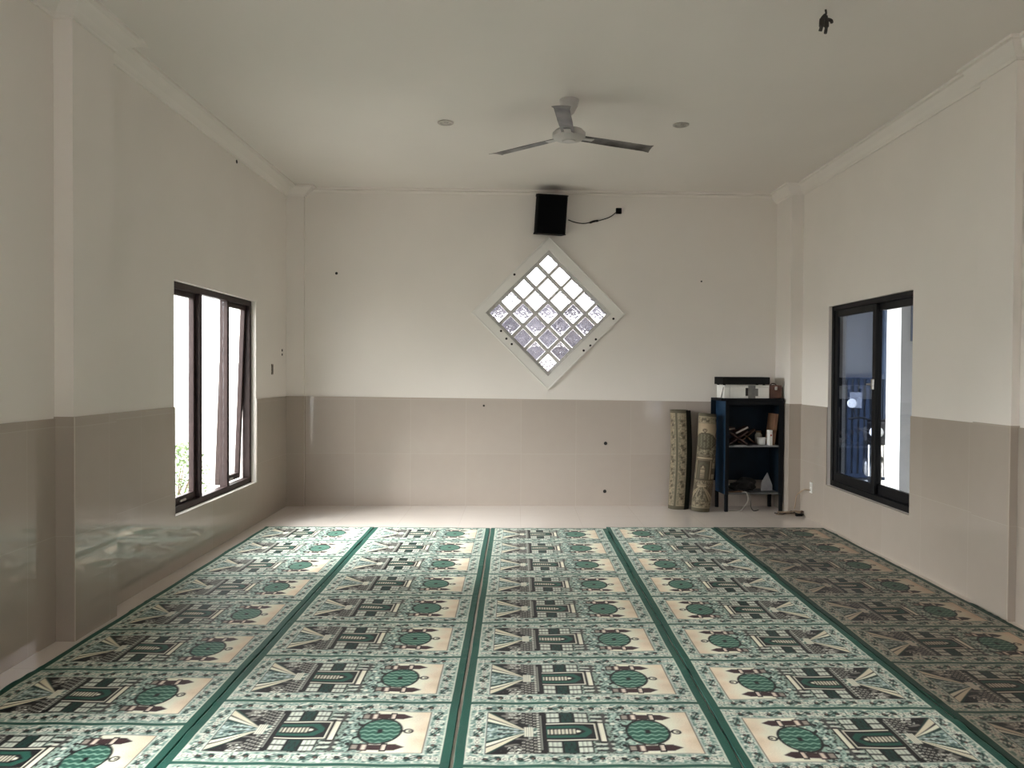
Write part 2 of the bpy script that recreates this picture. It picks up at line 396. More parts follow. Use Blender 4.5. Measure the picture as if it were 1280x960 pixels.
# ------------------------------------------------------------------ prayer carpets: woven pattern
CW, CH = 1.09, .56                            # one place in the carpet roll: width, pitch
NX, NY, SS = 246, 112, 4
def weave():
    w, h = NX*SS, NY*SS
    X, Y = np.meshgrid((np.arange(w)+.5)/w*CW, (np.arange(h)+.5)/h*CH)
    C = lambda r, g, b: np.array(lin(r, g, b)[:3])
    GREEN, DKG = C(34, 80, 69), C(26, 58, 52); LIGHT, TEAL = C(158, 176, 166), C(112, 142, 132)
    WHITE, BLACK, CREAM, TAN = C(214, 216, 204), C(26, 25, 27), C(236, 224, 204), C(204, 184, 156); PLUM = C(58, 40, 42)
    im = np.empty((h, w, 3)); im[:] = GREEN
    # yarn-scale random fields
    def field(sx, sy, seed):
        r = np.random.default_rng(seed); g = r.random((int(CH/sy)+3, int(CW/sx)+3))
        gx, gy = X/sx, Y/sy; ix, iy = gx.astype(int), gy.astype(int); fx, fy = gx-ix, gy-iy
        return (g[iy,ix]*(1-fx)*(1-fy)+g[iy,ix+1]*fx*(1-fy)+g[iy+1,ix]*(1-fx)*fy+g[iy+1,ix+1]*fx*fy)
    def put(m, c): im[m] = c
    f1, f2 = field(.009, .007, 1), field(.006, .006, 2); f3 = field(.02, .012, 3)
    def rect(x0, x1, y0, y1): return (X > x0) & (X < x1) & (Y > y0) & (Y < y1)
    # border
    bx0, bx1, by0, by1 = .046, 1.044, .016, .544
    px0, px1, py0, py1 = .120, .972, .096, .464
    B = rect(bx0, bx1, by0, by1)
    put(B, LIGHT); put(B & (f1 > .60), TEAL); put(B & (f1 < .32), WHITE); put(B & (f2 > .80), DKG)
    put(rect(bx0-.006, bx1+.006, by0-.004, by1+.004) & ~B, C(196, 204, 190))
    def motif(cx, cy, horiz, kind):
        dx, dy = (X-cx, Y-cy) if horiz else (Y-cy, X-cx)
        sy = 1. if horiz else 1.1
        dy = dy*sy
        if kind == 0:                         # pale double flower between dark buds
            for s in (-1, 1):
                put((np.hypot(dx-s*.016, dy) < .015), WHITE)
                r = np.hypot(dx-s*.016, dy); put((r > .006) & (r < .0095) & (dx*s > .010), BLACK)
                put((abs(dx-s*.043)/.012 + abs(dy)/.013) < 1, BLACK); put((abs(dx-s*.043)/.006 + abs(dy)/.006) < 1, C(120, 96, 84))
                put((abs(dx-s*.043)/.006 + abs(abs(dy)-.018)/.006) < 1, DKG)
            put((abs(dx) < .004) & (abs(dy) < .004), BLACK)
        else:                                 # dark swirling leaves
            put((abs(dx) < .036) & (abs(dy-.006*np.sin(dx*150)) < .0034), BLACK)
            put((np.hypot((dx-.022)/1.8, dy-.014) < .0072), DKG); put((np.hypot((dx+.022)/1.8, dy+.014) < .0072), DKG)
            put((np.hypot((dx+.020)/1.6, dy-.015) < .0068), WHITE); put((np.hypot((dx-.018)/1.6, dy+.016) < .0068), WHITE)
            put((abs(dx+.004) < .011) & (abs(dy-.016-.3*dx) < .0028), BLACK); put((abs(dx-.0) < .011) & (abs(dy+.017-.3*dx) < .0028), BLACK)
            put((np.hypot((dx-.034), dy-.004) < .0055), BLACK); put((np.hypot((dx+.034), dy+.004) < .0055), BLACK)
    old = im.copy()
    n = 15
    for k in range(n):
        cx = bx0 + (k+.5)*(bx1-bx0)/n
        for cy in ((by0+py0)/2, (by1+py1)/2): motif(cx, cy, True, k % 2)
    for k in range(5):
        cy = py0 + (k+.5)*(py1-py0)/5
        for cx in ((bx0+px0)/2, (bx1+px1)/2): motif(cx, cy, False, (k+1) % 2)
    im[~B] = old[~B]
    # panel
    s, t = (X-px0)/(px1-px0), (Y-py0)/(py1-py0); P = (s > 0) & (s < 1) & (t > 0) & (t < 1)
    R = lambda a, b, c, d: P & (s > a) & (s < b) & (t > c) & (t < d)
    put(P, TEAL); put(P & (f2 > .62), BLACK); put(P & (f2 < .33), WHITE)
    # sanctuary seen down its aisle: rays closing on a point
    q = R(0, .2, 0, 1); put(q, BLACK); put(q & (f3 > .66), C(120, 118, 112)); 
    ax = .205
    a = (t-.5)/np.maximum(ax-s, 1e-4)         # slope from the vanishing point
    put(q & (abs(a) < 1.5), LIGHT); put(q & (abs(a) < 1.5) & (f1 > .55), C(70, 96, 94)); put(q & (abs(a) < 1.5) & (f1 < .25), C(190, 205, 210))
    put(q & (abs(abs(a)-.42) < .12) & (s > .05), BLACK)
    for lo, hi, c in ((1.0,1.28,DKG),(1.28,1.62,CREAM),(1.62,1.78,BLACK),(1.78,2.35,C(212,206,184)),(2.35,2.6,DKG)):
        put(q & (abs(a) > lo) & (abs(a) < hi) & (s < .2), c)
    put(q & (abs(t-.5) > .34) & (s > .10) & (f2 > .6), WHITE)
    # mosaic wall with steps
    m = R(.165, .268, 0, 1) & (abs(t-.5) > .11+.0*(s)) & (s > .165 + .04*(abs(t-.5) < .2)); put(m, BLACK)
    gx, gy = np.mod(s-.165, .0185)-.00925, np.mod(t+.02*np.floor((s-.165)/.0185), .07)-.035
    put(m & (np.hypot(gx*.852, gy*.368) < .0062), C(178, 178, 168)); put(m & (np.hypot(gx*.852, gy*.368) < .003), BLACK)
    stp = R(.178, .222, .38, .62); put(stp, C(222, 222, 206)); put(stp & (np.mod(s, .011) < .003), C(90, 90, 86))
    put(R(.242, .252, 0, 1), WHITE); put(R(.242, .252, 0, 1) & (np.mod(t, .06) < .025), BLACK); put(R(.252, .282, 0, 1), BLACK)
    put(R(.258, .262, .08, .92), C(180, 184, 172))
    # gate block
    put(R(.282, .60, 0, 1), C(140, 160, 148)); put(R(.282, .60, 0, 1) & (f2 > .6), BLACK)
    for c in (.15, .85):
        put(R(.282, .5, c-.135, c+.135), BLACK)
        for a0, b0 in ((.288, .352), (.428, .494)):
            put(R(a0, b0, c-.115, c+.115), C(198, 204, 192))
            g = R(a0, b0, c-.115, c+.115); put(g & ((np.mod(s-a0, .0213) < .0035) | (abs(t-c) < .016)), C(60, 66, 62))
        put(R(.364, .418, c-.12, c+.12), DKG); put(R(.364, .418, c-.12, c+.12) & (abs(t-c-.07*np.sin((s-.364)*230)) < .022), BLACK)
    put(R(.282, .535, .28, .74), BLACK); put(R(.285, .528, .30, .715), C(214, 212, 196)); put(R(.285, .52, .325, .69), BLACK)
    g = P & (s > .285) & (abs(t-.508) < .165) & (s < .512 - .35*np.maximum(abs(t-.508)-.04, 0)); put(g, BLACK)
    g = P & (s > .285) & (abs(t-.508) < .140) & (s < .504 - .35*np.maximum(abs(t-.508)-.04, 0)); put(g, GREEN)
    g = P & (s > .292) & (abs(t-.508) < .085) & (s < .478 - .45*abs(t-.508)); put(g, BLACK)
    g = P & (s > .292) & (abs(t-.508) < .055) & (s < .45 - .5*abs(t-.508)); put(g & (np.mod(s, .018) < .011), C(204, 200, 182)); put(P & (np.hypot((s-.44)*.852, (t-.508)*.368) < .009), CREAM)
    put(R(.535, .575, .2, .83), BLACK); put(R(.542, .566, .24, .79), C(226, 220, 202))
    for k in range(5):                        # little arcades beside it
        for c0, sg in ((.0, 1), (1., -1)):
            cc = c0 + sg*(.04+.05*k); put(R(.51, .60, min(cc,cc+sg*.034), max(cc,cc+sg*.034)), C(196, 200, 188) if k % 2 else BLACK)
            put(P & (np.hypot((s-.575)*.852, (t-cc)*.368) < .010), C(70, 70, 68))
    # garden filler
    gq = R(.60, .72, 0, 1); put(gq, C(150, 174, 164)); put(gq & (f1 > .60), C(62, 84, 78)); put(gq & (f2 > .68), BLACK); put(gq & (f1 < .24), C(206, 212, 202))
    for k in range(9):
        put(P & (np.hypot((s-(.615+.03*((k*7)%3)))*.852, (t-(.08+.105*k))*.368) < .011), BLACK if k % 2 else WHITE)
    # sky of cream around the dome
    edge = .705 + .02*np.sin(t*21) - .0*t
    sky = P & (s > edge); tn = np.clip((s-.90)/.10, 0, 1)*np.clip(.35+.9*field(.05,.05,9)-.35*t, 0, 1)
    im[sky] = (CREAM[None]*(1-tn[sky][:,None]) + TAN[None]*tn[sky][:,None])
    put(P & (s > edge) & (s < edge+.008), C(120, 120, 110))
    put(P & (s > .66) & (s < .745) & (abs(t-.5) < .34) & (f1 > .2), C(146, 172, 160)); put(P & (s > .66) & (s < .745) & (abs(t-.5) < .34) & (f1 > .62), C(60, 70, 66))
    # dome
    cx, cy, rx, ry = .775, .5, .097, .275
    e = ((s-cx)/rx)**2 + ((t-cy)/ry)**2
    tip = (s > cx) & (s < .885) & (abs(t-cy) < ry*np.clip(1-((s-cx)/.112)**1.5, 0, 1))
    D0 = P & ((e < 1.26) | tip); put(D0, BLACK)
    D = P & ((e < 1) | ((s > cx) & (s < .876) & (abs(t-cy) < ry*np.clip(.93-((s-cx)/.108)**1.5, 0, 1)))); put(D, C(46, 90, 78))
    put(D & (np.mod((t-cy) + .012*np.sin(s*150), .092) < .018), C(140, 178, 158)); put(P & (abs(s-cx) < .013) & (abs(t-cy) < .045), BLACK)
    put(P & (s > .655) & (s < .69) & (abs(abs(t-.5)-(.10+2.4*(.69-s))) < .03), BLACK)
    put(R(.87, .893, .478, .522), BLACK)
    r = np.hypot((s-.912)*.852, (t-.5)*.368); put(P & (r < .0215) & (r > .0125), BLACK); put(P & (np.hypot((s-.917)*.852, (t-.5)*.368) < .006), BLACK)
    # minarets lying either side
    for c in (.125, .865):
        for a0, b0, hw, col in ((.66,.70,.075,BLACK),(.668,.695,.045,C(150,140,130)),(.70,.745,.085,PLUM),(.715,.735,.055,C(214,200,186)),(.745,.80,.06,PLUM),(.80,.832,.09,BLACK),(.808,.826,.06,C(214,200,186)),(.832,.872,.07,PLUM)):
            put(R(a0, b0, c-hw, c+hw), col)
        put(P & (s >= .872) & (s < .915) & (abs(t-c) < .062*(.915-s)/.043), PLUM)
    # outline of the panel
    o = rect(px0-.004, px1+.004, py0-.004, py1+.004) & ~P; put(o, BLACK)
    o = rect(px0-.009, px1+.009, py0-.009, py1+.009) & ~rect(px0-.004, px1+.004, py0-.004, py1+.004); put(o, C(196, 204, 194))
    im = np.clip(im*1.22, 0, .9)
    im *= (.86 + .28*np.random.default_rng(5).random((h, w, 1)))
    return im.reshape(NY, SS, NX, SS, 3).mean((1, 3))
CELL = weave()

def carpet_mat(name, tint, sat=1., rough=.62):
    m = bpy.data.materials.new(name); m.use_nodes = True; nt = m.node_tree; b = nt.nodes['Principled BSDF']; L = nt.links.new
    at = nt.nodes.new('ShaderNodeAttribute'); at.attribute_name = 'weave'
    tc = nt.nodes.new('ShaderNodeTexCoord'); n = nt.nodes.new('ShaderNodeTexNoise'); n.inputs['Scale'].default_value = 260; n.inputs['Detail'].default_value = 2
    L(tc.outputs['Object'], n.inputs['Vector'])
    mx = nt.nodes.new('ShaderNodeMix'); mx.data_type = 'RGBA'; mx.blend_type = 'MULTIPLY'; mx.inputs['Factor'].default_value = 1
    mx.inputs[7].default_value = tint; hs = nt.nodes.new('ShaderNodeHueSaturation'); hs.inputs['Saturation'].default_value = sat
    L(at.outputs['Color'], hs.inputs['Color']); L(hs.outputs[0], mx.inputs[6])
    n2 = nt.nodes.new('ShaderNodeTexNoise'); n2.inputs['Scale'].default_value = 2.2; n2.inputs['Detail'].default_value = 4; L(tc.outputs['Object'], n2.inputs['Vector'])
    r = nt.nodes.new('ShaderNodeMapRange'); r.inputs[1].default_value = .3; r.inputs[2].default_value = .7; r.inputs[3].default_value = .86; r.inputs[4].default_value = 1.06
    L(n2.outputs['Fac'], r.inputs[0])
    m3 = nt.nodes.new('ShaderNodeMix'); m3.data_type = 'RGBA'; m3.blend_type = 'MULTIPLY'; m3.inputs['Factor'].default_value = 1
    L(mx.outputs[2], m3.inputs[6]); L(r.outputs[0], m3.inputs[7]); L(m3.outputs[2], b.inputs['Base Color'])
    b.inputs['Roughness'].default_value = .6; b.inputs['Specular IOR Level'].default_value = .2
    b.inputs['Sheen Weight'].default_value = .04; b.inputs['Sheen Roughness'].default_value = .4
    bp = nt.nodes.new('ShaderNodeBump'); bp.inputs['Strength'].default_value = .5; bp.inputs['Distance'].default_value = .004
    L(n.outputs['Fac'], bp.inputs['Height']); L(bp.outputs[0], b.inputs['Normal'])
    return m
M_carpet = carpet_mat('woven_pile', (1, 1, 1, 1)); M_carpet_d = carpet_mat('darker_woven_pile', (.48, .40, .36, 1))
M_back = mat('jute_backing', lin(150, 128, 98), .9, noise=(80, .3))

def grid_mesh(name, V, C, nx, ny, mats):
    """V (ny,nx,3), C (ny,nx,3) -> mesh with a point colour attribute"""
    me = bpy.data.meshes.new(name); nv = nx*ny
    idx = np.arange(nv).reshape(ny, nx)
    F = np.stack([idx[:-1,:-1], idx[:-1,1:], idx[1:,1:], idx[1:,:-1]], -1).reshape(-1, 4); nf = len(F)
    me.vertices.add(nv); me.vertices.foreach_set('co', V.reshape(-1).astype(np.float32))
    me.loops.add(nf*4); me.loops.foreach_set('vertex_index', F.reshape(-1).astype(np.int32))
    me.polygons.add(nf); me.polygons.foreach_set('loop_start', (np.arange(nf)*4).astype(np.int32)); me.polygons.foreach_set('loop_total', np.full(nf, 4, np.int32))
    me.polygons.foreach_set('use_smooth', np.ones(nf, bool))
    at = me.color_attributes.new('weave', 'FLOAT_COLOR', 'POINT')
    at.data.foreach_set('color', np.concatenate([C, np.ones(C.shape[:2]+(1,))], -1).reshape(-1).astype(np.float32))
    for m in mats: me.materials.append(m)
    me.update(); me.validate(); return me

NROW = 11
def carpet(label, xa, xb, ya, yb, pitch, flip, m, seed, phase=0.):
    """one roll laid towards the camera: far edge from (xa, ya) to (xb, yb)"""
    ny = NY*NROW
    C = np.tile(CELL, (NROW, 1, 1))
    if flip: C = C[::-1, ::-1]
    if phase: C = np.roll(C, int(phase*NY), 0)
    C = C.copy()
    green = np.array(lin(34, 80, 69)[:3]); C[-4:] = green; C[:4] = green
    u = (np.arange(NX)+.5)/NX; v = (np.arange(ny)+.5)/ny
    U, W = np.meshgrid(u, v)
    Lc = pitch*NROW
    r = np.random.default_rng(seed)
    def wob(x, n=14, amp=1.):
        return amp*sum(np.sin(x*(3+5*k*r.random())+6.28*r.random())/(k+1) for k in range(n))
    el, er = wob(v*9, amp=.0010), wob(v*9, amp=.0010)
    ef = wob(u*5, 6, .002)
    x = xa + (xb-xa)*U + el[:,None]*(1-U)**8 + er[:,None]*U**8
    y = (ya+(yb-ya)*U) - Lc*(1-W) + (ef[None]*W**60)
    ed = np.minimum(U, 1-U)*CW
    zl, zr = np.clip(wob(v*11, amp=.006)-.004, 0, .02), np.clip(wob(v*11, amp=.006)-.004, 0, .02)
    z = .009 + .0015*np.sin(U*23+W*60+seed) + zl[:,None]*np.exp(-U*CW/.03) + zr[:,None]*np.exp(-(1-U)*CW/.03)
    # skirts down to the floor: first/last ring
    V = np.stack([x, y, z], -1)
    Vp = np.pad(V, ((1,1),(1,1),(0,0)), mode='edge'); Cp = np.pad(C, ((1,1),(1,1),(0,0)), mode='edge')
    for sl in (np.s_[0,:], np.s_[-1,:], np.s_[:,0], np.s_[:,-1]): Vp[sl][...,2] = .0006
    o = bpy.data.objects.new('prayer_carpet', grid_mesh('prayer_carpet', Vp, Cp, NX+2, ny+2, [m])); COL.objects.link(o)
    return tag(o, label, 'carpet', 'green mosque-patterned carpet strips on the floor')
carpet('green patterned prayer carpet strip along the left wall below the brown window', -2.375, -1.345, 7.35, 7.357, .590, False, M_carpet, 1)
carpet('green prayer carpet strip second from left wall, between leftmost and middle strips', -1.341, -.243, 7.357, 7.35, .556, False, M_carpet, 2)
carpet('middle green prayer carpet strip, running below the diamond glass-block window', -.233, .866, 7.352, 7.375, .5565, False, M_carpet, 3)
carpet('green prayer carpet strip whose mosques point left, opposite to all the others', .870, 1.906, 7.43, 7.45, .572, True, M_carpet, 4)
carpet('darker brownish green prayer carpet strip along the right wall under sliding window', 1.910, 2.968, 7.47, 7.475, .580, False, M_carpet_d, 5)

# ------------------------------------------------------------------ ceiling fan
M_fan = mat('grey_white_enamel', (.50, .48, .46, 1), .5, noise=(6, .2))
M_blade = mat('dusty_fan_blade', (.17, .155, .148, 1), .5, spec=.3, noise=(6, .6, (.026, .022, .020, 1)))
fan = thing('ceiling_fan', 'three-bladed grey ceiling fan hanging in front of the diamond window', 'fan', (.376, 5.75, 0))
zb = 3.235
MB().lathe([(.0,H),(.072,H),(.072,H-.01),(.062,H-.05),(.035,H-.10),(.016,H-.115),(0,H-.115)], 28).build('canopy', M_fan, fan, True)
MB().lathe([(.011,H-.10),(.011,zb+.05)], 14).build('down_rod', M_fan, fan, True)
MB().lathe([(0,zb+.075),(.03,zb+.072),(.045,zb+.055),(.10,zb+.042),(.122,zb+.02),(.122,zb-.008),(.105,zb-.024),(.05,zb-.034),(.046,zb-.042),(0,zb-.044)], 40).build('motor_housing', M_fan, fan, True)
def blade_mesh():
    mb = MB(); n = 14; rows = []
    for k in range(n+1):
        f = k/n; r = .10 + .60*f
        wdt = .046 + .007*min(1, f*2.2); tw = math.radians(-7); zz = zb - .005 - .012*f
        sk = .012*f
        for sgn in (1, -1): pass
        sect = []
        for j in range(7):
            g = -1 + 2*j/6
            yy = g*wdt + (sk if k == n else 0)*g
            zc = .006*(1-g*g)
            rr = r + (.016*(g) if k == n else 0)
            sect.append((rr, yy*math.cos(tw), zz + yy*math.sin(tw) + zc))
        rows.append(sect)
    top = [[mb.bm.verts.new(p) for p in s] for s in rows]
    bot = [[mb.bm.verts.new((p[0],p[1],p[2]-.003)) for p in s] for s in rows]
    for k in range(n):
        for j in range(6):
            mb.bm.faces.new([top[k][j],top[k+1][j],top[k+1][j+1],top[k][j+1]]); mb.bm.faces.new([bot[k][j],bot[k][j+1],bot[k+1][j+1],bot[k+1][j]])
        mb.bm.faces.new([top[k][0],bot[k][0],bot[k+1][0],top[k+1][0]]); mb.bm.faces.new([top[k][6],top[k+1][6],bot[k+1][6],bot[k][6]])
    for k in (0, n):
        for j in range(6): mb.bm.faces.new([top[k][j],top[k][j+1],bot[k][j+1],bot[k][j]])
    return mb
bl = blade_mesh().build('blade', M_blade, fan, True)
arm = MB().box((.07,-.026,zb-.012),(.20,.026,zb-.004), bev=.004); ar = arm.build('blade_arm', M_fan, bl)
for k, ang in enumerate((-98, 22, 142)):
    if k == 0: b2, a2 = bl, ar
    else:
        b2 = bl.copy(); COL.objects.link(b2); b2.parent = fan; a2 = ar.copy(); COL.objects.link(a2); a2.parent = b2
    b2.rotation_euler = (0, 0, math.radians(ang))

# recessed downlights
M_lens = mat('frosted_lamp_lens', (.60, .57, .52, 1), .25, noise=(40, .5)); M_ring = mat('satin_metal_ring', (.50, .47, .43, 1), .35, .8, noise=(30, .2))
def downlight(label, x, y):
    t = thing('recessed_downlight', label, 'ceiling light', (x, y, H), 0, 'recessed downlights in the ceiling')
    MB().lathe([(.042,-.0),(.066,0),(.066,-.006),(.058,-.010),(.046,-.008),(.042,-.002)], 32, close=False).build('trim_ring', M_ring, t, True)
    MB().lathe([(0,-.001),(.043,-.001),(.040,-.006),(.02,-.012),(0,-.013)], 28).build('lamp', M_lens, t, True)
downlight('small round recessed ceiling downlight to the left of the fan', -.583, 6.28)
downlight('small round recessed ceiling downlight to the right of the fan', 1.316, 6.31)

# wire stub hanging from the ceiling
t = thing('wire_stub', 'black taped wire ends hanging from the ceiling near right front', 'wire', (1.689, 4.314, H))
MB().tube(curve_pts([(0,0,.0),(.003,0,-.02),(-.004,0,-.045),(-.01,0,-.06)]), [.006]*13+[.007]*12, 8).build('cable', M_wire_b, t, True)
MB().tube(curve_pts([(-.002,0,-.03),(-.020,-.004,-.055),(-.024,-.006,-.095),(-.028,0,-.118)]), [.011]*8+[.014]*9+[.010]*8, 8).build('taped_end', M_wire_b, t, True)
MB().tube(curve_pts([(0,0,-.035),(.006,.004,-.06),(.008,.006,-.09),(.002,.004,-.128)]), [.012]*8+[.014]*9+[.009]*8, 8).build('taped_end', M_wire_b, t, True)
MB().tube(curve_pts([(.002,0,-.055),(.018,.004,-.052),(.034,.006,-.058),(.036,.002,-.070)]), .009, 8).build('taped_end', M_wire_b, t, True)

# ------------------------------------------------------------------ loudspeaker, cable, junction box
def bw(x, z, off=0.):                         # world point on the back wall (x world), off metres into the room
    return Vector((x, YB(x)-off, z))
sp = thing('loudspeaker', 'black box loudspeaker mounted on back wall above diamond window', 'loudspeaker', bw(.352, 3.2), SK)
tilt = T((0,-.17,.0)) @ RX(math.radians(7)) @ RY(math.radians(3))
body = [(-.16,.135),(-.17,-.09),(-.15,-.135),(.155,-.135),(.168,-.11),(.14,.135)]
mb = MB(); mb.prism(body, 2, -.208, .208, M=tilt)
bmesh.ops.bevel(mb.bm, geom=mb.bm.edges[:], offset=.006, segments=2, affect='EDGES')
mb.build('enclosure', M_blk, sp)
MB().box((-.14,-.142,-.19),(.148,-.134,.19), M=tilt, bev=.003).build('grille', M_grille, sp)
MB().box((-.05,-.06,-.05),(.05,.0,.05)).box((-.07,-.012,-.09),(.07,0,.09)).build('wall_bracket', M_blk, sp)
a = bw(.562, 3.175, .05)
pts = [a, bw(.64,3.155,.02), bw(.74,3.145,.012), bw(.84,3.165,.012), bw(.93,3.185,.012), bw(1.03,3.222,.012), bw(1.10,3.275,.015)]
cb = thing('speaker_cable', 'thin dark cable running from loudspeaker to small black box', 'cable', (0,0,0))
MB().tube(curve_pts(pts), .0055, 6).build('wire', M_wire_b, cb, True)
MB().tube(curve_pts([bw(.80,3.152,.012), bw(.85,3.17,.012), bw(.90,3.178,.012)]), [.007]+[.012]*15+[.007], 8).build('taped_joint', M_wire_b, cb, True)
MB().box((-.032,-.026,-.032),(.032,0,.032), bev=.006).build('tmp', M_blk)
o = bpy.data.objects['tmp']; o.name = 'junction_box'; o.location = bw(1.125, 3.288); o.rotation_euler = (0,0,SK)
tag(o, 'small square black junction box on upper back wall right of loudspeaker', 'junction box')

# ------------------------------------------------------------------ wall plugs, sockets
def plug(label, M, r=.012, m=M_hole, name='wall_plug', cat='wall plug', group=None):
    o = MB().lathe([(0,.003),(r*.5,.0035),(r*.8,.005),(r,.004),(r*1.08,0),(0,-.006)], 14, M=RX(PI/2)).build(name, m, None, True, M=M)
    return tag(o, label, cat, group)
def wb(x, z, off=0.): return T(bw(x, z, off)) @ RZ(SK)
for lab, x, z in (('dark wall plug on left part of white back wall, above tiles', -1.99, 2.567), ('dark wall plug on white back wall right of the diamond window', 2.063, 2.517)):
    plug(lab, wb(x, z), .014 if x < 0 else .009)
plug('upper dark drill hole in the back wall tiles right of center', wb(1.0, .70, TK), .018)
plug('lower dark drill hole in the back wall tiles near the floor', wb(.995, .163, TK), .018)
plug('faint drill hole at top of back wall tiles below the diamond window', wb(-.36, 1.115, TK), .011)
fr = 'screw holes in the diamond window frame'
for (px, pz) in ((-.03,2.57),(-.175,1.885+.06),(-.115,1.86),(-.055,1.80),(.88,1.86),(.82,1.79),(.745,1.735),(1.075,2.09)):
    o = MB().lathe([(0,.003),(.006,.0035),(.010,.005),(.012,.004),(.013,0),(0,-.004)], 12, M=RX(PI/2)).build('screw_hole', M_hole, win, True)
    o.matrix_local = T((px*1.0, -.0245, pz))
RL = RZ(PI/2)                                  # facing +x on the left wall
plug('upper one of two dark plugs on left wall before the back corner', T((XL, 8.36, 1.71)) @ RL, .014)
plug('lower one of two dark plugs on left wall before the back corner', T((XL, 8.36, 1.665)) @ RL, .012)
plug('small dark hole in left wall just under the ceiling moulding', T((XL, 7.0, 3.37)) @ RL, .016)
o = thing('cable_outlet', 'small rusty open outlet slot on left wall beyond the window', 'outlet', (XL, 8.02, 1.505))
MB().box((-.004,-.028,-.055),(.006,.028,.055), bev=.003).build('frame_plate', mat('rusty_plate', (.42,.37,.31,1), .6, noise=(60,.5)), o)
MB().box((.004,-.012,-.042),(.008,.012,.042)).build('slot', M_hole, o)
M_plastic = mat('white_plastic', (.72, .71, .69, 1), .35, noise=(5, .05))
o = thing('wall_socket', 'small white socket on right wall tiles near the back corner', 'socket', (XR-TK, 7.95, .325))
MB().box((-.012,-.03,-.055),(.0,.03,.055), bev=.004).build('cover_plate', M_plastic, o)
MB().box((-.016,-.018,-.035),(-.011,.018,-.002), bev=.002).box((-.016,-.018,.006),(-.011,.018,.038), bev=.002).build('socket_insert', mat('cream_plastic', (.55,.53,.49,1), .4, noise=(9,.1)), o)

# ------------------------------------------------------------------ blue cabinet
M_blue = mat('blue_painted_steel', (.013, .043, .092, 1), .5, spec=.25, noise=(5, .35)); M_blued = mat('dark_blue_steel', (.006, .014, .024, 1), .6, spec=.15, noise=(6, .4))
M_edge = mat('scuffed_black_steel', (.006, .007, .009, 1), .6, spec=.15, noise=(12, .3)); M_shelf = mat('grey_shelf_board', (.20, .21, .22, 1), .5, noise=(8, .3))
CA = math.radians(4.8)
cab = thing('cabinet', 'open blue steel cabinet with two shelves in the back right corner', 'cabinet', (2.25, 8.335, 0), CA)
w, d, h, zs1, zs0 = .640, .325, 1.222, .712, .185
leg_bm = lambda x, y: MB().box((x,y,0),(x+.036,y+.03,zs0-.0), bev=.004)
for (x, y) in ((0,0),(w-.036,0),(0,d-.03),(w-.036,d-.03)): leg_bm(x, y).build('leg', M_edge, cab)
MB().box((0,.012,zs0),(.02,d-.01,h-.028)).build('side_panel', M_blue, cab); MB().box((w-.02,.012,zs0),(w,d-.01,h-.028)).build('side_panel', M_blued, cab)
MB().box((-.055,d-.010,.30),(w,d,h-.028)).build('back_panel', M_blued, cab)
MB().box((-.055,-.006,h-.028),(w+.004,d,h), bev=.003).build('top_board', M_edge, cab)
MB().box((0,0,zs0),(.038,.012,h-.028)).box((w-.05,0,zs0),(w,.012,h-.028)).box((.038,0,h-.07),(w-.05,.012,h-.028)).build('front_frame', M_edge, cab)
MB().box((.02,.004,zs1-.016),(w-.02,d-.012,zs1), bev=.002).build('shelf', M_shelf, cab)
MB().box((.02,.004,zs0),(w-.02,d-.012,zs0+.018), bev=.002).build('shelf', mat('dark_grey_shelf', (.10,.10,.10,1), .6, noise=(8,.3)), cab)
CM = T((2.25, 8.335, 0)) @ RZ(CA)
def cp(x, y, z): return CM @ Vector((x, y, z))
def on_cab(name, label, cat, x, y, z, rz=0, group=None): return thing(name, label, cat, cp(x,y,z), CA+rz, group)
# on top
M_card = mat('white_carton', (.74, .73, .70, 1), .6, noise=(7, .06)); M_cgrey = mat('grey_print', (.17,.165,.16,1), .7, noise=(12,.3))
o = on_cab('carton_box', 'long white carton with grey middle patch on top of blue cabinet', 'box', -.01, .03, h+.001)
MB().box((0,0,0),(.50,.24,.140), bev=.004).build('carton', M_card, o)
MB().prism([(.235,.022),(.265,.022),(.265,.0),(.345,.0),(.345,.024),(.375,.024),(.375,.105),(.345,.105),(.345,.138),(.265,.138),(.265,.112),(.235,.112)], 1, -.003, .002).build('printed_patch', M_cgrey, o)
MB().box((.235,-.005,.03),(.262,.0,.11)).build('dark_slot', M_hole, o)
for a_, b_ in (((.06,-.002,.01),(.062,.001,.13)), ((.01,-.002,.122),(.23,.001,.124)), ((.38,-.002,.118),(.49,.001,.120))): MB().box(a_, b_).build('fold_line', M_shelf, o)
o = on_cab('disc_player', 'flat black disc player lying on top of the white carton', 'disc player', -.035, .015, h+.142, .0)
MB().box((0,.012,.008),(.525,.26,.088), bev=.003).build('casing', M_blk, o)
MB().box((0,0,.010),(.525,.013,.086), bev=.003).build('front_panel', mat('black_gloss_plastic', (.007,.007,.007,1), .55, spec=.2, noise=(20,.2)), o)
MB().box((.05,-.003,.052),(.22,.001,.068), bev=.001).build('disc_tray', M_edge, o)
for x in (.03, .47):
    for y in (.03, .22): MB().lathe([(.014,0),(.014,.009)], 12, M=T((x,y,0))).build('foot', M_blk, o, True)
M_wood = mat('red_brown_wood', (.105, .040, .024, 1), .5, noise=(9, .35)); M_woodm = mat('mid_brown_wood', (.16, .085, .045, 1), .55, noise=(9, .35)); M_woodd = mat('dark_wood', (.05, .022, .016, 1), .5, noise=(9, .35))
o = on_cab('wooden_box', 'small red brown wooden box beside the white carton on cabinet', 'box', .502, .05, h+.001)
MB().box((0,0,0),(.135,.20,.112), bev=.004).build('body', M_wood, o); MB().box((-.004,-.005,.112),(.139,.205,.142), bev=.005).build('lid', M_wood, o)
MB().box((.055,-.010,.09),(.082,.0,.128), bev=.003).build('clasp', M_chrome, o)
